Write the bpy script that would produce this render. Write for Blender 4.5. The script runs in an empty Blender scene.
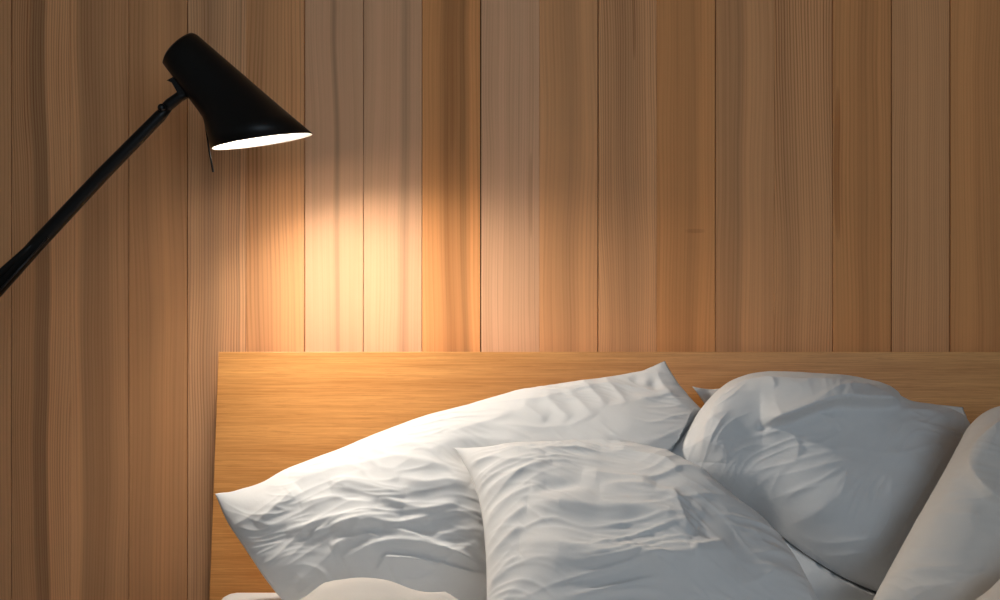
import bpy, bmesh, math, random
import numpy as np
from mathutils import Vector, Matrix
PI = math.pi
S = bpy.context.scene
COL = S.collection

# ------------------------------------------------------------------ camera
CAMH, DIST, F = 1.05, 2.0, 1173.0          # lens height, distance to the planks, focal length in pixels
cam = bpy.data.cameras.new('camera'); cam.sensor_width = 36.0; cam.lens = F * 36.0 / 1000.0
camo = bpy.data.objects.new('camera', cam); COL.objects.link(camo)
camo.location = (0, -DIST, CAMH); camo.rotation_euler = (PI / 2, 0, 0)
cam.clip_start = 0.02
S.camera = camo

# ------------------------------------------------------------------ light and exposure
w = bpy.data.worlds.new('world'); S.world = w; w.use_nodes = True
w.node_tree.nodes['Background'].inputs[0].default_value = (0.80, 0.90, 1.0, 1)
w.node_tree.nodes['Background'].inputs[1].default_value = 0.095
def area(name, loc, rot, sx, sy, power, colr):
    l = bpy.data.lights.new(name, 'AREA'); l.shape = 'RECTANGLE'; l.size = sx; l.size_y = sy
    l.energy = power; l.color = colr
    o = bpy.data.objects.new(name, l); COL.objects.link(o); o.location = loc; o.rotation_euler = rot
    return o
area('daylight_from_window', (1.1, -4.1, 1.75), (math.radians(80), 0, math.radians(14)), 1.8, 1.4, 23, (0.69, 0.85, 1.0))
BULB_STRENGTH = 305.0
BULB_COLOR = (1.0, 0.905, 0.79)
vs = S.view_settings
S.display_settings.display_device = 'sRGB'
vs.view_transform = 'Standard'; vs.look = 'None'; vs.gamma = 1; vs.use_curve_mapping = False
vs.exposure = 0.35

# ------------------------------------------------------------------ helpers
def at(px, py, Y):
    d = Y + DIST
    return Vector(((px - 500) / F * d, Y, CAMH - (py - 300) / F * d))
def empty(name, loc, label=None, cat=None, group=None):
    o = bpy.data.objects.new(name, None); COL.objects.link(o); o.location = loc
    o.empty_display_size = 0.05
    tag(o, label, cat, group)
    return o
def tag(o, label=None, cat=None, group=None, kind=None):
    if label: o['label'] = label
    if cat: o['category'] = cat
    if group: o['group'] = group
    if kind: o['kind'] = kind
    return o
def link(name, me, mats, parent=None, smooth=False):
    for m in (mats if isinstance(mats, (list, tuple)) else [mats]): me.materials.append(m)
    if smooth:
        me.polygons.foreach_set('use_smooth', [True] * len(me.polygons))
    o = bpy.data.objects.new(name, me); COL.objects.link(o)
    if parent:
        o.parent = parent
        M = parent.matrix_basis.copy() if parent.parent is None else parent.parent.matrix_basis @ parent.matrix_basis
        if parent.type == 'EMPTY':
            me.transform(M.inverted())
    return o
def box_bm(x0, x1, y0, y1, z0, z1, bev=0.0, seg=2):
    bm = bmesh.new()
    bmesh.ops.create_cube(bm, size=1)
    bmesh.ops.scale(bm, vec=(x1 - x0, y1 - y0, z1 - z0), verts=bm.verts)
    bmesh.ops.translate(bm, vec=((x0 + x1) / 2, (y0 + y1) / 2, (z0 + z1) / 2), verts=bm.verts)
    if bev: bmesh.ops.bevel(bm, geom=bm.edges[:], offset=bev, segments=seg, affect='EDGES', profile=0.5)
    return bm
def to_mesh(bm, name='m'):
    me = bpy.data.meshes.new(name); bmesh.ops.recalc_face_normals(bm, faces=bm.faces[:]); bm.to_mesh(me); bm.free(); return me
def tube_bm(pts, radii, n=20, bm=None, squash=1.0):
    """swept round bar through pts, flat caps slightly domed"""
    bm = bm or bmesh.new()
    pts = [Vector(p) for p in pts]; rings = []
    for i, p in enumerate(pts):
        t = (pts[min(i + 1, len(pts) - 1)] - pts[max(i - 1, 0)]).normalized()
        a = t.cross(Vector((0, 1, 0)))
        if a.length < 1e-4: a = Vector((1, 0, 0))
        a.normalize(); b = t.cross(a).normalized()
        r = radii[i] if isinstance(radii, (list, tuple)) else radii
        rings.append([bm.verts.new(p + a * math.cos(2 * PI * k / n) * r + b * math.sin(2 * PI * k / n) * r * squash) for k in range(n)])
    for i in range(len(rings) - 1):
        for k in range(n):
            bm.faces.new((rings[i][k], rings[i][(k + 1) % n], rings[i + 1][(k + 1) % n], rings[i + 1][k]))
    bm.faces.new(rings[0]); bm.faces.new(rings[-1][::-1])
    return bm
def lathe_bm(prof, n=48, loc=(0, 0, 0)):
    bm = bmesh.new(); rings = []
    for r, z in prof:
        if r < 1e-6: rings.append([bm.verts.new((loc[0], loc[1], loc[2] + z))] * n)
        else: rings.append([bm.verts.new((loc[0] + r * math.cos(2 * PI * k / n), loc[1] + r * math.sin(2 * PI * k / n), loc[2] + z)) for k in range(n)])
    for i in range(len(rings) - 1):
        for k in range(n):
            vv = []
            for v in (rings[i][k], rings[i][(k + 1) % n], rings[i + 1][(k + 1) % n], rings[i + 1][k]):
                if v not in vv: vv.append(v)
            if len(vv) > 2:
                try: bm.faces.new(vv)
                except ValueError: pass
    return bm

# ------------------------------------------------------------------ material helpers
def new_mat(name):
    m = bpy.data.materials.new(name); m.use_nodes = True
    nt = m.node_tree; b = nt.nodes['Principled BSDF']
    return m, nt, b
def N(nt, typ, **kw):
    n = nt.nodes.new(typ)
    for k, v in kw.items(): setattr(n, k, v)
    return n
def L(nt, a, b): nt.links.new(a, b)
def math_node(nt, op, a, b=None, c=None, clamp=False):
    n = N(nt, 'ShaderNodeMath', operation=op); n.use_clamp = clamp
    for i, v in enumerate((a, b, c)):
        if v is None: continue
        if isinstance(v, (int, float)): n.inputs[i].default_value = v
        else: L(nt, v, n.inputs[i])
    return n.outputs[0]
def lin(c): return tuple(((x / 255) / 12.92 if x / 255 <= 0.04045 else ((x / 255 + 0.055) / 1.055) ** 2.4) for x in c) + (1,)
def simple(name, colr, rough=0.5, metal=0.0, spec=0.5):
    m, nt, b = new_mat(name)
    b.inputs['Base Color'].default_value = colr; b.inputs['Roughness'].default_value = rough
    b.inputs['Metallic'].default_value = metal; b.inputs['Specular IOR Level'].default_value = spec
    return m

def mix_col(nt, fac, a, b, mode='MIX'):
    n = N(nt, 'ShaderNodeMix', data_type='RGBA', blend_type=mode)
    for sock, v in ((n.inputs[0], fac), (n.inputs[6], a), (n.inputs[7], b)):
        if isinstance(v, (int, float)): sock.default_value = v
        elif isinstance(v, tuple): sock.default_value = v
        else: L(nt, v, sock)
    return n.outputs[2]

PW = 58.65 / F * DIST             # plank pitch, 10 cm
def plank_material(idx, base, bands, pin, streaks, seed):
    """bands: [(u, rgb multiplier)] heartwood bands across the board; pin: strength of pin stripes;
    streaks: [(u, z, halfwidth, halflength, darkness)] resin streaks and small knots"""
    m, nt, b = new_mat('plank_wood')
    tc = N(nt, 'ShaderNodeTexCoord'); sp = N(nt, 'ShaderNodeSeparateXYZ'); L(nt, tc.outputs['Object'], sp.inputs[0])
    X, Z = sp.outputs[0], sp.outputs[2]
    # slow wander of the grain along the board
    cw = N(nt, 'ShaderNodeCombineXYZ'); L(nt, math_node(nt, 'MULTIPLY', X, 5.0), cw.inputs[0]); L(nt, math_node(nt, 'MULTIPLY', Z, 1.6), cw.inputs[2]); cw.inputs[1].default_value = seed * 3.7
    nw = N(nt, 'ShaderNodeTexNoise'); L(nt, cw.outputs[0], nw.inputs['Vector']); nw.inputs['Scale'].default_value = 1.0; nw.inputs['Detail'].default_value = 2
    wob = math_node(nt, 'MULTIPLY', math_node(nt, 'SUBTRACT', nw.outputs[0], 0.5), 0.035)
    XX = math_node(nt, 'ADD', X, wob)
    u = math_node(nt, 'ADD', math_node(nt, 'DIVIDE', XX, PW), 0.5)
    cr = N(nt, 'ShaderNodeValToRGB'); e = cr.color_ramp.elements
    bands = sorted(bands)
    while len(e) > 1: e.remove(e[-1])
    for i, (p, c) in enumerate(bands):
        el = e[0] if i == 0 else e.new(min(max(p, 0), 1))
        el.position = min(max(p, 0), 1); el.color = tuple(min(1, base[j] * c[j] if isinstance(c, tuple) else base[j] * c) for j in range(3)) + (1,)
    L(nt, u, cr.inputs[0])
    # fine fibres
    cf = N(nt, 'ShaderNodeCombineXYZ'); L(nt, math_node(nt, 'MULTIPLY', XX, 420.0), cf.inputs[0]); L(nt, math_node(nt, 'MULTIPLY', Z, 3.0), cf.inputs[2]); cf.inputs[1].default_value = seed * 1.3
    nf = N(nt, 'ShaderNodeTexNoise'); L(nt, cf.outputs[0], nf.inputs['Vector']); nf.inputs['Scale'].default_value = 1.0; nf.inputs['Detail'].default_value = 3
    # broad soft bands
    cb = N(nt, 'ShaderNodeCombineXYZ'); L(nt, math_node(nt, 'MULTIPLY', XX, 75.0), cb.inputs[0]); L(nt, math_node(nt, 'MULTIPLY', Z, 0.9), cb.inputs[2]); cb.inputs[1].default_value = seed * 2.1
    nb = N(nt, 'ShaderNodeTexNoise'); L(nt, cb.outputs[0], nb.inputs['Vector']); nb.inputs['Scale'].default_value = 1.0; nb.inputs['Detail'].default_value = 2
    # growth ring pin stripes, pitch about 4 mm with drift
    ph = math_node(nt, 'ADD', math_node(nt, 'MULTIPLY', XX, 2 * PI / (0.0042 + 0.0014 * ((idx * 7) % 5) / 2)), math_node(nt, 'MULTIPLY', nb.outputs[0], 9.0))
    st = math_node(nt, 'POWER', math_node(nt, 'ADD', math_node(nt, 'MULTIPLY', math_node(nt, 'SINE', ph), 0.5), 0.5), 3.0)
    dark = math_node(nt, 'MULTIPLY', math_node(nt, 'MULTIPLY', st, pin * 2.4), math_node(nt, 'SUBTRACT', nw.outputs[0], 0.12, clamp=True))
    dark = math_node(nt, 'MULTIPLY', dark, math_node(nt, 'ADD', nf.outputs[0], 0.4))
    dark = math_node(nt, 'ADD', dark, math_node(nt, 'MULTIPLY', math_node(nt, 'SUBTRACT', nf.outputs[0], 0.5), 0.42))
    dark = math_node(nt, 'ADD', dark, math_node(nt, 'MULTIPLY', math_node(nt, 'SUBTRACT', nb.outputs[0], 0.5), 0.55))
    for (su, sz, hw, hl, dk) in streaks:
        a = math_node(nt, 'POWER', math_node(nt, 'ABSOLUTE', math_node(nt, 'DIVIDE', math_node(nt, 'SUBTRACT', XX, (su - 0.5) * PW + 0.0), hw)), 2.0)
        c = math_node(nt, 'POWER', math_node(nt, 'ABSOLUTE', math_node(nt, 'DIVIDE', math_node(nt, 'SUBTRACT', Z, sz), hl)), 4.0)
        g = math_node(nt, 'SUBTRACT', 1.0, math_node(nt, 'ADD', a, c), clamp=True)
        dark = math_node(nt, 'ADD', dark, math_node(nt, 'MULTIPLY', math_node(nt, 'SQRT', g), dk * 0.6))
    dark = math_node(nt, 'MAXIMUM', dark, -0.25)
    deep = mix_col(nt, 1.0, cr.outputs[0], (0.46, 0.30, 0.20, 1), 'MULTIPLY')
    fac = math_node(nt, 'ADD', dark, 0.05, clamp=True)
    colr = mix_col(nt, fac, cr.outputs[0], deep)
    L(nt, colr, b.inputs['Base Color'])
    b.inputs['Roughness'].default_value = 0.65; b.inputs['Specular IOR Level'].default_value = 0.15
    bp = N(nt, 'ShaderNodeBump'); bp.inputs['Strength'].default_value = 0.25; bp.inputs['Distance'].default_value = 0.0006
    L(nt, math_node(nt, 'ADD', nf.outputs[0], math_node(nt, 'MULTIPLY', st, -0.6 * pin)), bp.inputs['Height']); L(nt, bp.outputs[0], b.inputs['Normal'])
    return m

def oak_material(name, base, across='Z', along='X'):
    m, nt, b = new_mat(name)
    tc = N(nt, 'ShaderNodeTexCoord'); sp = N(nt, 'ShaderNodeSeparateXYZ'); L(nt, tc.outputs['Object'], sp.inputs[0])
    A, Z = sp.outputs['XYZ'.index(along)], sp.outputs['XYZ'.index(across)]
    def noise(sa, sz, off, det, rough=0.6):
        c = N(nt, 'ShaderNodeCombineXYZ'); L(nt, math_node(nt, 'MULTIPLY', A, sa), c.inputs[0]); L(nt, math_node(nt, 'MULTIPLY', Z, sz), c.inputs[2]); c.inputs[1].default_value = off
        n = N(nt, 'ShaderNodeTexNoise'); L(nt, c.outputs[0], n.inputs['Vector']); n.inputs['Scale'].default_value = 1; n.inputs['Detail'].default_value = det; n.inputs['Roughness'].default_value = rough
        return n.outputs[0]
    n1 = noise(1.2, 26, 0.3, 4); n2 = noise(9, 420, 4.1, 3); n3 = noise(28, 900, 9.2, 2)
    n4 = noise(0.35, 75, 12.0, 2)
    cr = N(nt, 'ShaderNodeValToRGB'); e = cr.color_ramp.elements
    e[0].position = 0.36; e[0].color = (base[0] * 0.62, base[1] * 0.50, base[2] * 0.38, 1)
    e[1].position = 0.64; e[1].color = (base[0], base[1], base[2], 1)
    f = math_node(nt, 'ADD', math_node(nt, 'MULTIPLY', n1, 0.34), math_node(nt, 'ADD', math_node(nt, 'MULTIPLY', n2, 0.41), math_node(nt, 'MULTIPLY', n4, 0.25)))
    L(nt, f, cr.inputs[0])
    pores = math_node(nt, 'MULTIPLY', math_node(nt, 'GREATER_THAN', n3, 0.60), 0.30)
    L(nt, mix_col(nt, pores, cr.outputs[0], (base[0] * 0.5, base[1] * 0.38, base[2] * 0.28, 1)), b.inputs['Base Color'])
    b.inputs['Roughness'].default_value = 0.42; b.inputs['Specular IOR Level'].default_value = 0.3
    bp = N(nt, 'ShaderNodeBump'); bp.inputs['Strength'].default_value = 0.2; bp.inputs['Distance'].default_value = 0.0004
    L(nt, n2, bp.inputs['Height']); L(nt, bp.outputs[0], b.inputs['Normal'])
    return m

def cotton(name, base, check=True):
    m, nt, b = new_mat(name)
    tc = N(nt, 'ShaderNodeTexCoord')
    n1 = N(nt, 'ShaderNodeTexNoise'); L(nt, tc.outputs['Object'], n1.inputs['Vector']); n1.inputs['Scale'].default_value = 260; n1.inputs['Detail'].default_value = 3
    n2 = N(nt, 'ShaderNodeTexNoise'); L(nt, tc.outputs['Object'], n2.inputs['Vector']); n2.inputs['Scale'].default_value = 42; n2.inputs['Detail'].default_value = 4; n2.inputs['Distortion'].default_value = 0.7
    L(nt, mix_col(nt, math_node(nt, 'MULTIPLY', n1.outputs[0], 0.12), base, (base[0] * .8, base[1] * .8, base[2] * .8, 1)), b.inputs['Base Color'])
    b.inputs['Roughness'].default_value = 0.85; b.inputs['Specular IOR Level'].default_value = 0.15
    b.inputs['Sheen Weight'].default_value = 0.12
    b1 = N(nt, 'ShaderNodeBump'); b1.inputs['Strength'].default_value = 0.25; b1.inputs['Distance'].default_value = 0.0009
    L(nt, math_node(nt, 'ADD', n2.outputs[0], math_node(nt, 'MULTIPLY', n1.outputs[0], 0.25)), b1.inputs['Height']); L(nt, b1.outputs[0], b.inputs['Normal'])
    return m

M_black = simple('black_enamel', (0.005, 0.005, 0.0052, 1), 0.38, 0, 0.22)
M_steel = simple('blackened_steel', (0.02, 0.02, 0.021, 1), 0.28, 0.7)
M_inner = simple('white_enamel', (0.85, 0.82, 0.76, 1), 0.5)
M_plaster = simple('plaster', (0.62, 0.58, 0.52, 1), 0.9)
M_dark = simple('dark_backing', (0.03, 0.02, 0.014, 1), 0.9)
M_floor = oak_material('floor_oak', (0.42, 0.27, 0.15), across='X', along='Y')
M_oak = oak_material('oak_veneer', (0.80, 0.395, 0.125))
M_cot = cotton('white_cotton', (0.68, 0.685, 0.69, 1))
M_cot2 = cotton('warm_white_cotton', (0.68, 0.645, 0.605, 1))

# ------------------------------------------------------------------ setting
XL, XR, YF, H = -1.75, 2.05, -4.3, 2.5
tag(link('floor', to_mesh(box_bm(XL, XR, YF, 0.03, -0.06, 0)), M_floor), 'pale oak floor under the bed', kind='structure')
wall = tag(link('wall_back', to_mesh(box_bm(XL, XR, 0.016, 0.05, 0, H)), M_dark), 'wall clad in upright pale wood boards behind the bed', kind='structure')
tag(link('wall_left', to_mesh(box_bm(XL - 0.05, XL, YF, 0.05, 0, H)), M_plaster), 'plain plaster wall on the left', kind='structure')
tag(link('wall_right', to_mesh(box_bm(XR, XR + 0.05, YF, 0.05, 0, H)), M_plaster), 'plain plaster wall on the right', kind='structure')
tag(link('ceiling', to_mesh(box_bm(XL, XR, YF, 0.05, H, H + 0.05)), M_plaster), 'plain ceiling', kind='structure')

pink = (0.82, 0.465, 0.265); warm = (0.80, 0.395, 0.175); pale = (0.82, 0.45, 0.23); grey = (0.77, 0.39, 0.18); orange = (0.80, 0.36, 0.135)
def zpx(y): return CAMH - (y - 300) / F * DIST
PL = {
 -1: (grey, [(0, .8), (1, .95)], .3, []),
 0: (grey, [(0, .85), (.35, .9), (.42, .62), (.60, .60), (.66, 1.1), (1, 1.1)], .45, []),
 1: (grey, [(0, 1.12), (.14, 1.1), (.24, .78), (.6, .78), (.8, .95), (1, .9)], .30, []),
 2: (warm, [(0, .88), (.3, .80), (.6, .95), (.85, .80), (1, .9)], .18, []),
 3: (pale, [(0, .95), (.2, .9), (.35, .72), (.5, .82), (.7, 1.0), (.88, .9), (.90, .7), (.92, 1), (1, 1)], .60, []),
 4: (warm, [(0, .95), (.2, .85), (.5, 1.0), (.8, 1.12), (1, 1.05)], .40, []),
 5: (pink, [(0, 1.02), (.45, 1.0), (.53, .72), (.58, .95), (1, 1.0)], .08, []),
 6: (pink, [(0, .95), (.2, 1.05), (.55, 1.05), (.68, .78), (.8, .98), (1, 1.0)], .12, []),
 7: (orange, [(0, 1.1), (.25, 1.02), (.42, .72), (.62, .80), (.72, .62), (.85, 1.15), (1, 1.1)], .20, [(.55, zpx(60), .008, .16, .25), (.42, zpx(200), .005, .2, .2)]),
 8: (pink, [(0, 1.02), (.35, 1.08), (.6, 1.0), (.8, 1.05), (1, 1.0)], .22, [(.84, zpx(195), .0035, .075, .45)]),
 9: (warm, [(0, 1.08), (.3, .95), (.5, .84), (.75, 1.05), (1, 1.0)], .14, []),
 10: (grey, [(0, 1.08), (.3, .92), (.55, .86), (.8, 1.1), (1, 1.1)], .50, [(.63, zpx(20), .003, .07, .7)]),
 11: (orange, [(0, 1.02), (.3, .92), (.6, .84), (.8, 1.05), (1, 1.0)], .14, [(.64, zpx(231), .016, .004, .45)]),
 12: (warm, [(0, .92), (.36, .78), (.42, .74), (.52, 1.0), (1, .95)], .18, []),
 13: (warm, [(0, .95), (.2, .85), (.5, 1.02), (.8, 1.05), (1, .95)], .60, []),
 14: (orange, [(0, 1.1), (.12, .92), (.3, .98), (.6, .82), (.8, .95), (1, .9)], .20, [(.14, zpx(165), .0055, .135, .8)]),
 15: (warm, [(0, .92), (.5, .98), (1, .92)], .30, []),
 16: (orange, [(0, .9), (.3, 1.0), (.7, .85), (1, .85)], .20, []),
}
rnd = random.Random(5)
tones = [pink, warm, pale, grey, orange]
x_first = (11.5 - 500) / F * DIST
k0 = int(math.ceil((XL + 0.02 - x_first) / PW)) - 0; k1 = int((XR - x_first) / PW)
gaps = {3: 1.5, 8: 1.8, 10: 1.6, 5: 1.3, 0: 1.6, 12: 1.2, 15: 1.5, 16: 1.5, 6: 1.0, 7: .9, 2: 1.2, 14: .9}
def gap(k): return gaps.get(k, 0.25 if 0 < k < 17 else rnd.uniform(.5, 1.4)) * 0.001
gp = {k: gap(k) for k in range(k0, k1 + 2)}
for k in range(k0, k1):
    base, bands, pin, streaks = PL.get(k, (rnd.choice(tones), [(0, rnd.uniform(.85, 1)), (rnd.uniform(.2, .4), rnd.uniform(.7, 1)), (rnd.uniform(.5, .8), rnd.uniform(.75, 1.1)), (1, 1)], rnd.uniform(.1, .5), []))
    mat = plank_material(k, base, bands, pin, streaks, k + 10.0)
    cx = x_first + (k + .5) * PW
    proud = rnd.uniform(0, 0.0009)
    bm = box_bm(-PW / 2 + gp[k] / 2, PW / 2 - gp[k + 1] / 2, -0.016 - proud + .016, 0.016, 0.0, H - 0.002, 0.0005, 1)
    o = link('plank', to_mesh(bm, 'plank'), mat, wall)
    o.location = (cx, 0, 0)

# ------------------------------------------------------------------ bed
BT = (-0.048, 0.9636)         # headboard front face, top edge: y, z
lean = math.atan2(0.062, 0.40)
bx0, bx1 = -0.4685, 1.215
bed = empty('bed', (0.37, -1.05, 0), 'low bed with an orange-brown oak headboard against the wood-clad wall', 'bed')
def headboard():
    hh = 0.78; th = 0.022
    bm = box_bm(bx0, bx1, 0, th, -hh, 0, 0.0008, 2)
    bmesh.ops.rotate(bm, cent=(0, 0, 0), matrix=Matrix.Rotation(-lean, 3, 'X'), verts=bm.verts)
    bmesh.ops.translate(bm, vec=(0, BT[0], BT[1]), verts=bm.verts)
    return bm
hb_me = to_mesh(headboard(), 'headboard')
link('headboard', hb_me, M_oak, bed)
for x in (bx0 + 0.002, bx1 - 0.027):
    link('side_rail', to_mesh(box_bm(x, x + 0.025, -2.12, -0.165, 0.16, 0.36, 0.002)), M_oak, bed)
link('foot_rail', to_mesh(box_bm(bx0 + 0.01, bx1 - 0.01, -2.145, -2.12, 0.16, 0.36, 0.002)), M_oak, bed)
for x in (bx0 + 0.04, bx1 - 0.10):
    for y in (-2.10, -0.26):
        link('leg', to_mesh(box_bm(x, x + 0.06, y, y + 0.06, 0, 0.18, 0.003)), M_oak, bed)
link('slat_base', to_mesh(box_bm(bx0 + 0.036, bx1 - 0.036, -2.11, -0.20, 0.24, 0.28, 0.002)), M_oak, bed)

MT = 0.597                        # top of the mattress
mat_bm = box_bm(bx0 + 0.03, bx1 - 0.03, -2.10, -0.158, 0.281, MT, 0.03, 5)
mo = link('mattress', to_mesh(mat_bm), M_cot, None, True)
tag(mo, 'thick mattress in a fitted white sheet, its corner showing at the bottom left', 'mattress')

# ------------------------------------------------------------------ noise for cloth
_r = np.random.RandomState(7)
_perm = _r.permutation(1024); _grad = _r.uniform(0, 2 * np.pi, 1024)
def perlin(x, y, s=0):
    xi = np.floor(x).astype(int); yi = np.floor(y).astype(int); xf = x - xi; yf = y - yi
    def g(ix, iy, dx, dy):
        h = _grad[_perm[(_perm[(ix + s * 37) & 1023] + iy + s * 11) & 1023]]
        return np.cos(h) * dx + np.sin(h) * dy
    u = xf ** 3 * (xf * (xf * 6 - 15) + 10); v = yf ** 3 * (yf * (yf * 6 - 15) + 10)
    a = g(xi, yi, xf, yf); b = g(xi + 1, yi, xf - 1, yf); c = g(xi, yi + 1, xf, yf - 1); d = g(xi + 1, yi + 1, xf - 1, yf - 1)
    return (a * (1 - u) + b * u) * (1 - v) + (c * (1 - u) + d * u) * v     # about -0.7..0.7
def folds(s, t, ang, lw, ll, seed):
    """sharp little ridges running along direction ang; lw ridge spacing, ll ridge length, metres"""
    ca, sa = math.cos(ang), math.sin(ang)
    a = s * ca + t * sa; b = -s * sa + t * ca
    wx = perlin(s / 0.13, t / 0.13, seed + 5) * 0.05; wy = perlin(s / 0.13 + 9, t / 0.13, seed + 6) * 0.05
    n = perlin((a + wx) / ll, (b + wy) / lw, seed)
    r = np.clip(1 - np.abs(n) * 3.2, 0, 1) ** 1.7
    msk = np.clip(0.5 + 1.6 * perlin(s / 0.11, t / 0.08, seed + 3), 0, 1)
    return r * msk
def catmull(pts, n):
    P = np.array(pts, float)
    if len(P) == 2: return P[0] + (P[1] - P[0]) * np.linspace(0, 1, n)[:, None]
    Q = np.vstack([2 * P[0] - P[1], P, 2 * P[-1] - P[-2]]); out = []
    for i in range(1, len(Q) - 2):
        t = np.linspace(0, 1, 40, endpoint=False)[:, None]
        p0, p1, p2, p3 = Q[i - 1], Q[i], Q[i + 1], Q[i + 2]
        out.append(0.5 * ((2 * p1) + (-p0 + p2) * t + (2 * p0 - 5 * p1 + 4 * p2 - p3) * t ** 2 + (-p0 + 3 * p1 - 3 * p2 + p3) * t ** 3))
    C = np.vstack(out + [P[-1:]])
    d = np.r_[0, np.cumsum(np.hypot(*np.diff(C, axis=0).T))]
    q = np.linspace(0, d[-1], n)
    return np.c_[np.interp(q, d, C[:, 0]), np.interp(q, d, C[:, 1])]
def stroke(X, Y, pts, amp, wu, wd, end=0.18):
    """ridge of height amp along a curve; falls over wu above/left and wd below/right of it, tapering at the ends"""
    C = catmull(pts, 26); best = np.full(X.shape, 1e9); side = np.zeros(X.shape); tt = np.zeros(X.shape)
    pad = 4 * max(wu, wd)
    m = (X > C[:, 0].min() - pad) & (X < C[:, 0].max() + pad) & (Y > C[:, 1].min() - pad) & (Y < C[:, 1].max() + pad)
    if not m.any(): return np.zeros(X.shape)
    x = X[m]; y = Y[m]; bb = np.full(x.shape, 1e9); ss = np.zeros(x.shape); t_ = np.zeros(x.shape)
    for i in range(len(C) - 1):
        ax, ay = C[i]; dx, dy = C[i + 1] - C[i]; l2 = dx * dx + dy * dy + 1e-9
        q = np.clip(((x - ax) * dx + (y - ay) * dy) / l2, 0, 1)
        ex = x - ax - q * dx; ey = y - ay - q * dy; d = np.hypot(ex, ey)
        k = d < bb; bb[k] = d[k]; ss[k] = (dx * ey - dy * ex)[k]; t_[k] = ((i + q) / (len(C) - 1))[k]
    wdt = np.where(ss > 0, wd, wu)                       # image y grows downward: positive = below a left-to-right curve
    r = bb / wdt
    h = np.exp(-r ** 1.35) * amp * np.clip(np.minimum(t_, 1 - t_) / end, 0, 1) ** 0.7
    out = np.zeros(X.shape); out[m] = h
    return out

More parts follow.
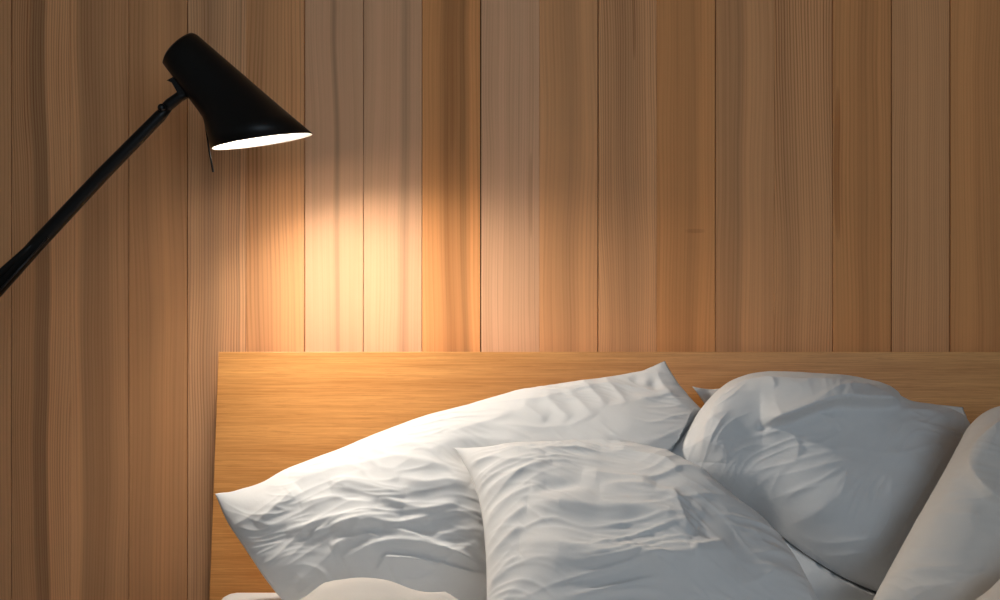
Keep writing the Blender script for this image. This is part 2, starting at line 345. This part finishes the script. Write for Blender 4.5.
def cushion(name, label, top, right, bottom, left, y_top, py_top, tilt, T, Tb, nu, nv, strokes=(), dents=(), nz=(), pw=(2.6, 0.62), yaw=0.0, mat=None, cat='pillow', group=None, tilt_x=0.0, mod=None, seed=0, edge_ripple=0.002):
    """Stuffed cotton cushion. Its flat outline (four seams) lies in a leaning plane; the face swells from the seams
    and carries folds, the back swells less."""
    tl = math.radians(tilt); O = np.array(at(500, py_top, y_top))
    nrm = np.array((math.sin(math.radians(yaw)) * math.sin(tl), -math.sin(tl) * math.cos(math.radians(yaw)), math.cos(tl))); nrm /= np.linalg.norm(nrm)
    e1 = np.array((math.cos(math.radians(yaw)), math.sin(math.radians(yaw)), 0.0)); e1 = e1 - nrm * e1.dot(nrm); e1 /= np.linalg.norm(e1)
    e2 = np.cross(nrm, e1)
    if e2[2] < 0: e2 = -e2
    C = np.array((0, -DIST, CAMH))
    def unproj(P):
        d = np.stack([(P[:, 0] - 500) / F, np.ones(len(P)), -(P[:, 1] - 300) / F], 1)
        t = ((O - C) @ nrm) / (d @ nrm)
        W = C + d * t[:, None]
        return np.stack([(W - O) @ e1, (W - O) @ e2], 1)
    cT = unproj(catmull(top, nu)); cB = unproj(catmull(bottom, nu)); cL = unproj(catmull(left, nv)); cR = unproj(catmull(right, nv))
    a = np.linspace(0, 1, nu); b = np.linspace(0, 1, nv)
    # denser near the seams
    a = a - 0.10 * np.sin(2 * np.pi * a) / (2 * np.pi) * 3; b = b - 0.10 * np.sin(2 * np.pi * b) / (2 * np.pi) * 3
    def samp(c, q):
        s_ = q * (len(c) - 1); return np.c_[np.interp(s_, np.arange(len(c)), c[:, 0]), np.interp(s_, np.arange(len(c)), c[:, 1])]
    Tt, Bb, Ll, Rr = samp(cT, a), samp(cB, a), samp(cL, b), samp(cR, b)
    A, B = np.meshgrid(a, b)                          # nv x nu
    A3, B3 = A[..., None], B[..., None]
    P = (1 - B3) * Tt[None] + B3 * Bb[None] + (1 - A3) * Ll[:, None] + A3 * Rr[:, None] \
        - ((1 - A3) * (1 - B3) * cT[0] + A3 * (1 - B3) * cT[-1] + (1 - A3) * B3 * cB[0] + A3 * B3 * cB[-1])
    s, t = P[..., 0], P[..., 1]
    U, V = 2 * A - 1, 2 * B - 1
    p, q = pw
    prof = (np.clip(1 - np.abs(U) ** p, 0, 1) * np.clip(1 - np.abs(V) ** p, 0, 1)) ** q
    def world(h): return O + s[..., None] * e1 + t[..., None] * e2 + h[..., None] * nrm
    def pix(W):
        d = W[..., 1] + DIST
        return 500 + F * W[..., 0] / d, 300 - F * (W[..., 2] - CAMH) / d
    h = T * prof * (1 + 0.25 * perlin(s / 0.16, t / 0.16, seed + 1))
    PX, PY = pix(world(h))
    mv = 0.0
    if mod is not None:
        mv = mod(PX, PY, A, B) * np.clip(prof / 0.2, 0, 1); h = h + mv
    PX, PY = pix(world(h))
    edge = np.clip(prof / 0.25, 0, 1)
    add = np.zeros_like(h)
    for st in strokes: add += stroke(PX, PY, *st)
    for (cx, cy, rx, ry, am) in dents:
        add += am * np.exp(-(((PX - cx) / rx) ** 2 + ((PY - cy) / ry) ** 2))
    for (ang, lw, ll, am, sd) in nz:
        add += am * folds(s, t, math.radians(ang), lw, ll, sd + seed)
    add += 0.0016 * perlin(s / 0.035, t / 0.03, seed + 8)
    h = h + add * (0.15 + 0.85 * edge)
    hb = -Tb * prof + 0.9 * mv
    # seam flutter
    rim = (1 - np.clip(prof / 0.12, 0, 1))
    fl = edge_ripple * perlin(s / 0.022, t / 0.022, seed + 9) * rim * 2
    h = h + fl; hb = hb + fl
    Wf = world(h).reshape(-1, 3); Wb = world(hb)
    idx = np.arange(nu * nv).reshape(nv, nu)
    bidx = idx.copy(); inner = np.zeros((nv, nu), bool); inner[1:-1, 1:-1] = True
    bidx[inner] = nu * nv + np.arange(inner.sum())
    V3 = np.vstack([Wf, Wb[inner]])
    f1 = np.stack([idx[:-1, :-1], idx[1:, :-1], idx[1:, 1:], idx[:-1, 1:]], -1).reshape(-1, 4)
    f2 = np.stack([bidx[:-1, :-1], bidx[:-1, 1:], bidx[1:, 1:], bidx[1:, :-1]], -1).reshape(-1, 4)
    Fc = np.vstack([f1, f2])
    base = V3.min(0); org = np.array([V3[:, 0].mean(), V3[:, 1].mean(), base[2]])
    me = bpy.data.meshes.new(name); me.from_pydata((V3 - org).tolist(), [], Fc.tolist()); me.update()
    o = link(name, me, mat or M_cot, None, True); o.location = org
    tag(o, label, cat, group)
    return o

G = 'white pillows heaped against the headboard'
# --- large pillow on the left, leaning on the headboard
P1s = [
 ([(342,560),(370,547),(389,542),(408,542),(440,549),(459,555),(487,570)], .0075, 5, 11),
 ([(377,574),(384,561),(390,559),(417,561),(445,567),(471,574),(487,575)], .0085, 4, 12),
 ([(384,528),(417,537),(440,548),(470,560)], .005, 4, 7),
 ([(330,526),(340,524),(361,519),(384,516),(400,518)], .006, 4, 8),
 ([(350,533),(368,521),(396,524),(412,522),(430,517)], .005, 4, 7),
 ([(380,498),(403,505),(422,509),(438,508),(458,503)], .005, 4, 8),
 ([(330,486),(345,482),(359,483),(380,489),(405,494)], .006, 5, 9),
 ([(285,530),(307,526),(331,518),(359,514),(378,511)], .0065, 4, 9),
 ([(310,534),(325,530),(340,525),(362,520)], .004, 3, 6),
 ([(255,524),(268,514),(284,500),(298,487)], .006, 6, 6),
 ([(228,528),(245,520),(268,505),(285,492)], .003, 5, 5),
 ([(289,473),(317,474),(347,466),(380,462)], .004, 5, 9),
 ([(360,464),(395,457),(422,461),(450,466)], .0045, 4, 8),
 ([(440,434),(468,427),(485,422),(510,414)], .0035, 5, 4),
 ([(300,505),(330,497),(350,500),(375,503)], .005, 4, 8),
 ([(400,478),(425,482),(450,480),(470,484)], .005, 4, 9),
 ([(330,548),(345,541),(365,536),(380,538)], .005, 4, 7),
 ([(395,440),(420,446),(440,452)], .004, 5, 8),
 ([(520,402),(533,411),(546,421)], .003, 6, 5), ([(543,396),(556,407),(570,419)], .003, 6, 5),
 ([(566,390),(580,403),(594,417)], .003, 6, 5), ([(578,378),(592,391),(606,406)], .0035, 6, 5),
 ([(602,376),(614,389),(627,404)], .0035, 6, 5),
 ([(505,392),(540,394),(575,388),(610,384)], .003, 7, 8),
 ([(590,408),(625,404),(655,396),(680,392)], .003, 6, 6),
 ([(655,364),(660,380),(672,398),(690,408)], .004, 6, 4),
]
PL_ = cushion('pillow', 'large white pillow at the far left, leaning on the headboard, with many fine creases',
  top=[(215,494),(235,491),(262,483),(285,471),(330,455),(370,438),(425,418),(460,409),(490,400),(520,392),(560,385),(600,379),(640,371),(665,361)],
  right=[(665,361),(674,377),(688,396),(706,415),(730,452),(752,520),(765,590)],
  bottom=[(294,612),(400,614),(520,612),(640,602),(765,590)],
  left=[(215,494),(228,523),(246,550),(264,577),(282,600),(294,612)],
  y_top=-0.125, py_top=375, tilt=56, T=.085, Tb=.035, nu=330, nv=210, strokes=P1s,
  dents=[(637,379,7,6,-.004),(654,384,6,6,-.004),(480,455,40,14,-.012),(350,498,22,7,-.006),(300,540,40,14,-.004)],
  nz=[(8,.030,.16,.0022,1),(-14,.016,.09,.0016,2)], group=G, seed=11, pw=(2.4,.60))

P2s = [
 ([(528,504),(570,507),(600,511),(640,512),(668,520),(695,532)], .013, 20, 11),
 ([(520,545),(560,548),(600,557),(640,561),(690,556),(735,551)], .013, 13, 20),
 ([(530,530),(560,530),(595,538),(640,544),(700,549)], .002, 3, 6),
 ([(468,470),(478,463),(502,453),(530,449)], .004, 4, 4),
 ([(476,488),(490,472),(515,460),(545,455)], .0045, 4, 5),
 ([(481,505),(494,487),(520,471),(552,462)], .005, 4, 5),
 ([(484,527),(498,506),(524,490),(545,484)], .005, 4, 5),
 ([(487,548),(507,522),(528,506)], .005, 4, 5),
 ([(485,566),(502,544),(522,526)], .005, 4, 5),
 ([(488,590),(503,568),(520,555)], .004, 4, 5),
 ([(671,488),(678,505),(683,518),(690,535)], .0032, 3, 5),
 ([(583,473),(605,476),(628,479),(656,487)], .006, 4, 9),
 ([(600,489),(630,488),(660,492),(690,505)], .005, 4, 8),
 ([(611,446),(637,453),(663,459),(680,470)], .004, 4, 5),
 ([(593,541),(637,557),(676,574)], .004, 4, 6), ([(620,545),(650,556),(672,562)], .004, 3, 5),
 ([(690,552),(710,546),(725,544)], .004, 3, 5),
 ([(500,448),(530,452),(570,450),(600,448)], .004, 4, 6),
]
PC = cushion('pillow', 'white pillow in the middle foreground with a puckered left seam',
  top=[(453,448),(480,450),(500,450),(560,448),(620,450),(655,461),(688,484),(724,508)],
  right=[(724,508),(752,526),(782,546),(803,575),(818,605),(826,645)],
  bottom=[(488,668),(600,676),(700,670),(826,645)],
  left=[(453,448),(462,460),(474,485),(482,515),(486,560),(487,620),(488,668)],
  y_top=-0.335, py_top=446, tilt=40, T=.070, Tb=.03, nu=290, nv=200, strokes=P2s,
  dents=[(556,487,22,7,-.010)],
  nz=[(3,.028,.16,.004,4),(-25,.02,.10,.002,5)], group=G, seed=21, pw=(3.0,.58))

P3s = [
 ([(700,462),(701,440),(706,420),(716,401),(732,389),(756,382),(800,384),(850,388),(885,396)], .016, 4, 24),
 ([(762,424),(783,421),(813,411),(835,406),(865,406),(900,404)], .026, 17, 2.0, .10),
 ([(764,432),(780,431),(792,434),(799,446),(796,460)], .0035, 2.5, 12),
 ([(818,415),(830,422),(842,431)], .004, 4, 3),
 ([(783,528),(805,519),(826,507),(852,482)], .003, 12, 8),
 ([(783,531),(808,541),(835,544),(883,537)], .0025, 5, 6),
 ([(790,548),(830,557),(870,552)], .003, 5, 6),
 ([(695,440),(712,446),(730,450)], .003, 6, 6),
 ([(955,440),(940,462),(922,492),(905,520)], .006, 14, 8),
 ([(672,452),(684,440),(697,424)], .004, 5, 4),
 ([(760,378),(768,384),(772,392)], .003, 3, 3),
 ([(900,410),(925,412),(950,420)], .004, 6, 7),
]
PP = cushion('pillow', 'puffy crumpled white pillow on the right with a deep fold along its top',
  top=[(654,464),(680,440),(700,410),(715,394),(730,384),(755,379),(800,381),(845,386),(870,395),(893,405),(930,408),(955,412)],
  right=[(955,412),(968,424),(970,450),(962,490),(945,530),(915,570),(890,598)],
  bottom=[(700,486),(726,500),(755,514),(790,542),(815,560),(845,578),(890,598)],
  left=[(654,464),(668,472),(685,478),(700,486)],
  y_top=-0.20, py_top=380, tilt=58, T=.085, Tb=.02, nu=260, nv=200, strokes=P3s,
  dents=[(764,425,5,4,-.008),(765,445,42,30,-.010),(850,460,50,30,.005)],
  nz=[(10,.045,.2,.003,6),(35,.018,.09,.0018,7)], group=G, seed=33, mod=lambda X, Y, A, B: -0.02 * np.exp(-((X - 680) / 22) ** 2 - ((Y - 452) / 30) ** 2), pw=(3.4,.52), yaw=8)

P4s = [
 ([(1010,414),(985,432),(969,448),(964,466),(982,492),(1010,508)][::-1], .012, 3, 22),
 ([(895,575),(930,570),(970,575),(1000,570)], .003, 5, 6),
 ([(900,590),(930,586),(965,590)], .003, 5, 6),
 ([(925,520),(950,512),(980,515)], .003, 6, 7),
]
PR = cushion('pillow', 'white pillow at the right edge of the photo, partly in front of the puffy one',
  top=[(962,438),(970,425),(985,412),(1005,406),(1050,400),(1110,415)],
  right=[(1110,415),(1125,470),(1120,540),(1100,626)],
  bottom=[(866,612),(930,630),(1000,636),(1100,626)],
  left=[(962,438),(945,470),(925,505),(905,540),(885,577),(866,612)],
  y_top=-0.40, py_top=405, tilt=60, T=.06, Tb=.02, nu=180, nv=180, strokes=P4s, dents=[],
  nz=[(20,.04,.15,.0028,7),(-30,.02,.1,.0016,8)], group=G, seed=44, pw=(3.2,.52), mat=M_cot2, yaw=8)

PB = cushion('pillow', 'mostly hidden white pillow, its pointed corner poking out against the headboard',
  top=[(692,386),(700,388),(712,389),(740,388),(820,392),(900,401),(963,407)],
  right=[(963,407),(968,430),(960,480),(950,520)],
  bottom=[(740,520),(820,525),(900,525),(950,520)],
  left=[(692,386),(702,400),(712,420),(725,460),(740,520)],
  y_top=-0.10, py_top=388, tilt=62, T=.03, Tb=.012, nu=110, nv=70,
  strokes=[([(696,388),(704,400),(712,412)], .004, 3, 4)], nz=[(20,.04,.15,.003,8)], group=G, seed=55, pw=(2.2,.9))

PF = cushion('pillow', 'white pillow seen only in the dark gap under the puffy one',
  top=[(730,520),(790,512),(860,512),(960,520)],
  right=[(960,520),(975,560),(982,606)],
  bottom=[(706,608),(780,612),(880,612),(982,606)],
  left=[(730,520),(714,570),(706,608)],
  y_top=-0.22, py_top=520, tilt=50, T=.04, Tb=.012, nu=130, nv=90, nz=[(15,.05,.15,.003,9)], group=G, seed=66)

# --- duvet pushed down the bed
def duvet():
    nx, ny = 300, 170
    x = np.linspace(-0.47, 1.20, nx); y = np.linspace(-0.505, -2.02, ny)
    X, Y = np.meshgrid(x, y)
    # back hem wanders towards the pillows
    hem = 0.045 * perlin(X / 0.22, X * 0 + 0.3, 3)
    q = (Y + 0.505) / (-1.515)
    Yw = Y + hem * (1 - q)
    edge = np.minimum(np.minimum((X + 0.47), (1.20 - X)) / 0.10, np.minimum(q * 1.515, (1 - q) * 1.515) / 0.075)
    prof = np.clip(1 - (1 - np.clip(edge, 0, 1)) ** 2, 0, 1) ** 0.5
    top = 0.653 + 0.020 * perlin(X / 0.3, Y / 0.3, 2) + 0.012 * perlin(X / 0.12, Y / 0.12, 4)
    back = np.exp(-(q / 0.10) ** 2)
    top += 0.062 * np.exp(-((X + 0.172) / 0.085) ** 2) * back
    top += 0.022 * np.exp(-((X + 0.02) / 0.12) ** 2) * back
    top += 0.115 * np.exp(-((X - 0.74) / 0.14) ** 2) * np.exp(-(q / 0.22) ** 2)
    top += 0.010 * folds(X, Y, 1.2, .07, .3, 12) + 0.006 * folds(X, Y, 0.2, .05, .2, 15)
    z = (MT + 0.004) + (top - MT) * prof
    zb = np.full_like(z, MT + 0.003)
    idx = np.arange(nx * ny).reshape(ny, nx); inner = np.zeros((ny, nx), bool); inner[1:-1, 1:-1] = True
    b = idx.copy(); b[inner] = nx * ny + np.arange(inner.sum())
    Vf = np.stack([X, Yw, z], -1); Vb = np.stack([X, Yw, zb], -1)
    Vv = np.vstack([Vf.reshape(-1, 3), Vb[inner]])
    f1 = np.stack([idx[:-1, :-1], idx[1:, :-1], idx[1:, 1:], idx[:-1, 1:]], -1).reshape(-1, 4)
    f2 = np.stack([b[:-1, :-1], b[:-1, 1:], b[1:, 1:], b[1:, :-1]], -1).reshape(-1, 4)
    me = bpy.data.meshes.new('duvet'); me.from_pydata(Vv.tolist(), [], np.vstack([f1, f2]).tolist()); me.update()
    o = link('duvet', me, M_cot2, None, True)
    tag(o, 'white duvet pushed down the bed, its bunched hem along the bottom of the view', 'duvet')
    return o
DUV = duvet()

# ------------------------------------------------------------------ soft things give way where others lie on them
from mathutils.bvhtree import BVHTree
def world_verts(o):
    n = len(o.data.vertices); a = np.empty(n * 3); o.data.vertices.foreach_get('co', a)
    return a.reshape(-1, 3) + np.array(o.location)
def tree(o):
    return BVHTree.FromPolygons(world_verts(o).tolist(), [tuple(p.vertices) for p in o.data.polygons])
def press(soft, fronts, axis=1, eps=0.003, rad=0.004):
    """axis 1: soft yields backwards (+y) behind each front; axis 2: soft yields downwards under each front"""
    W = world_verts(soft); q = [i for i in (0, 1, 2) if i != axis]
    d = Vector((0, 1, 0)) if axis == 1 else Vector((0, 0, -1)); sg = 1 if axis == 1 else -1
    for f in fronts:
        T = tree(f); FW = world_verts(f); lo = FW.min(0) - rad; hi = FW.max(0) + rad
        m = np.ones(len(W), bool)
        for k in q: m &= (W[:, k] > lo[k]) & (W[:, k] < hi[k])
        start = (lo[axis] - .01) if sg > 0 else (hi[axis] + .01)
        for i in np.nonzero(m)[0]:
            far = None
            for ox, oy in ((0, 0), (rad, 0), (-rad, 0), (0, rad), (0, -rad)):
                p = Vector(W[i]); p[axis] = start; p[q[0]] += ox; p[q[1]] += oy
                while True:
                    h = T.ray_cast(p, d)
                    if h[0] is None: break
                    v = h[0][axis]
                    if far is None or sg * v > sg * far: far = v
                    p = h[0] + d * 1e-4
            if far is not None and sg * W[i, axis] < sg * (far + sg * eps): W[i, axis] = far + sg * eps
    soft.data.vertices.foreach_set('co', (W - np.array(soft.location)).ravel()); soft.data.update()
press(DUV, [PC], 2, .005, .012)
press(PR, [DUV]); press(PP, [PR, PC]); press(PF, [PC, PP, PR, DUV]); press(PL_, [PC, PF]); press(PL_, [PP], 1, .005, .009); press(PB, [PL_, PP])

# ------------------------------------------------------------------ lamp
LY = -0.26                        # lamp plane in front of the wall
PM = F / (LY + DIST)
lamp_joint = at(-78, 372, LY)
lamp = empty('floor_lamp', (lamp_joint.x, LY, 0), 'black metal reading lamp on a slanting arm, its lit cone shade bent over the headboard', 'lamp')
def shade():
    # sections: centre, half vector in the picture plane, depth radius
    ax = Vector((0.69, 0, -0.72)); pr = Vector((0.72, 0, 0.69))
    c0 = at(178.5, 47.5, LY)
    secs = []
    def S_(lpx, rpx, rd):
        l = at(lpx[0], lpx[1], LY); r = at(rpx[0], rpx[1], LY)
        secs.append(((l + r) / 2, (r - l) / 2, rd / PM))
    S_((177.5, 46), (177.6, 45.9), .05)
    S_((169.5, 55), (188.5, 36), 13)
    S_((164.5, 61), (194, 33.5), 19.5)
    S_((163.6, 64.5), (197.5, 35), 21.5)
    S_((170, 73), (205, 41.5), 22.8)
    S_((186, 94.5), (226, 59.6), 26.5)
    S_((198.5, 111), (244, 75), 30)
    S_((204, 119), (256, 85.5), 33)
    S_((206.5, 129), (274, 101), 38)
    S_((209, 138), (291, 115.5), 43)
    S_((212.4, 149.6), (312.5, 133.6), 50)
    return secs
secs = shade()
DT = [0.0] * (len(secs) - 5) + [-.015, -.03, -.05, -.065, -.075]      # the rim is cut a little higher at the wall side
def shade_mesh(n=72, th=0.0012):
    bm = bmesh.new(); outer = []; inner = []
    for j, (c, h, rd) in enumerate(secs):
        outer.append([bm.verts.new(c + h * math.cos(2 * PI * k / n) + Vector((0, rd * math.sin(2 * PI * k / n), -DT[j] * rd * math.sin(2 * PI * k / n)))) for k in range(n)])
    for j, (c, h, rd) in enumerate(secs):
        s = max((h.length - th) / h.length, .3) if h.length > 1e-3 else .5
        cc = c + (Vector((0.69, 0, -0.72)) * th * 1.5 if j < 4 else Vector((0, 0, 0)))
        inner.append([bm.verts.new(cc + h * s * math.cos(2 * PI * k / n) + Vector((0, rd * s * math.sin(2 * PI * k / n), -DT[j] * rd * s * math.sin(2 * PI * k / n)))) for k in range(n)])
    for j in range(len(secs) - 1):
        for k in range(n):
            f = bm.faces.new((outer[j][k], outer[j + 1][k], outer[j + 1][(k + 1) % n], outer[j][(k + 1) % n])); f.material_index = 0
            f = bm.faces.new((inner[j][k], inner[j][(k + 1) % n], inner[j + 1][(k + 1) % n], inner[j + 1][k])); f.material_index = 1
    bm.faces.new(outer[0]); g = bm.faces.new(inner[0][::-1]); g.material_index = 1
    for k in range(n):
        f = bm.faces.new((outer[-1][k], inner[-1][k], inner[-1][(k + 1) % n], outer[-1][(k + 1) % n])); f.material_index = 0
    bmesh.ops.recalc_face_normals(bm, faces=bm.faces[:])
    me = bpy.data.meshes.new('lamp_shade'); bm.to_mesh(me); bm.free(); return me
sh = link('lamp_shade', shade_mesh(), [M_black, M_inner], lamp, True)
sh['label'] = 'black cone shade with white inside'
# bulb
bc = at(223, 100, LY); bax = Vector((0.69, 0, -0.72))
m_bulb, nt, b = new_mat('glowing_bulb')
em = N(nt, 'ShaderNodeEmission'); em.inputs[0].default_value = BULB_COLOR + (1,); em.inputs[1].default_value = BULB_STRENGTH
L(nt, em.outputs[0], nt.nodes['Material Output'].inputs[0])
bm = bmesh.new(); bmesh.ops.create_uvsphere(bm, u_segments=20, v_segments=12, radius=0.038); bmesh.ops.translate(bm, vec=bc, verts=bm.verts)
link('bulb', to_mesh(bm), m_bulb, lamp, True)
link('bulb_socket', to_mesh(tube_bm([c for c in (bc - bax * .05, bc - bax * .017)], 0.013)), M_inner, lamp, True)
# arm: thick round rod from under the shade down to the left, with a thin tension rod that leaves it
def P(x, y, dy=0.0): return at(x, y, LY + dy)
link('arm', to_mesh(tube_bm([P(171, 104), P(160, 116), P(100, 177), P(40, 241), P(-78, 372)], [.0062, .0092, .0104, .0112, .0125], 20)), M_black, lamp, True)
link('tension_rod', to_mesh(tube_bm([P(44, 235, -.006), P(24, 252, -.008), P(0, 273, -.01), P(-92, 337, -.012)], [.002, .0052, .0052, .005], 14)), M_black, lamp, True)
link('arm_highlight', to_mesh(tube_bm([P(48, 238, -.013), P(0, 290, -.014), P(-78, 372, -.016)], [.0013, .0016, .0016], 10)), M_steel, lamp, True)  # thin steel strand added on the arm, standing in for its highlight line
# knuckle joint and its screw
link('knuckle', to_mesh(tube_bm([P(163, 111), P(170, 104), P(180, 96.5), P(190, 91)], [.0085, .0085, .0080, .0075], 18)), M_black, lamp, True)
link('thumb_screw', to_mesh(tube_bm([at(161.5, 107.5, LY - .015), at(161.5, 107.5, LY - .011), at(161.5, 107.5, LY + .014)], [.0052, .0058, .0058], 14)), M_steel, lamp, True)
# bent lever at the neck
def prism(px, y0, y1):
    bm = bmesh.new(); a = [bm.verts.new(at(x, y, y0)) for x, y in px]; c = [bm.verts.new(at(x, y, y1)) for x, y in px]
    bm.faces.new(a); bm.faces.new(c[::-1])
    for i in range(len(px)): bm.faces.new((a[i], c[i], c[(i + 1) % len(px)], a[(i + 1) % len(px)]))
    bmesh.ops.recalc_face_normals(bm, faces=bm.faces[:])
    return bm
link('switch_lever', to_mesh(prism([(166.6, 80.3), (173.5, 76.6), (176, 79.5), (187, 92), (183, 95.5), (178, 94), (171.5, 82.5)], LY - .008, LY + .004)), M_steel, lamp)
# thin steering rod running down the left of the shade past the rim
link('handle_rod', to_mesh(tube_bm([at(204.5, 120, LY - .002), at(208.5, 146, LY - .002), at(213.2, 172, LY - .002)], [.0009, .0014, .0016], 10)), M_black, lamp, True)
# stand, out of the picture to the left
link('pole', to_mesh(tube_bm([(lamp_joint.x, LY, 0.02), (lamp_joint.x, LY, lamp_joint.z + .05)], .011, 24)), M_black, lamp, True)
link('hinge', to_mesh(tube_bm([(lamp_joint.x, LY - .022, lamp_joint.z), (lamp_joint.x, LY + .022, lamp_joint.z)], .018, 24)), M_black, lamp, True)
bs = lathe_bm([(0, 0), (.118, 0), (.12, .003), (.12, .014), (.114, .020), (.02, .024), (0, .024)], 48, (lamp_joint.x, LY, 0))
bso = link('base', to_mesh(bs), M_black, lamp)
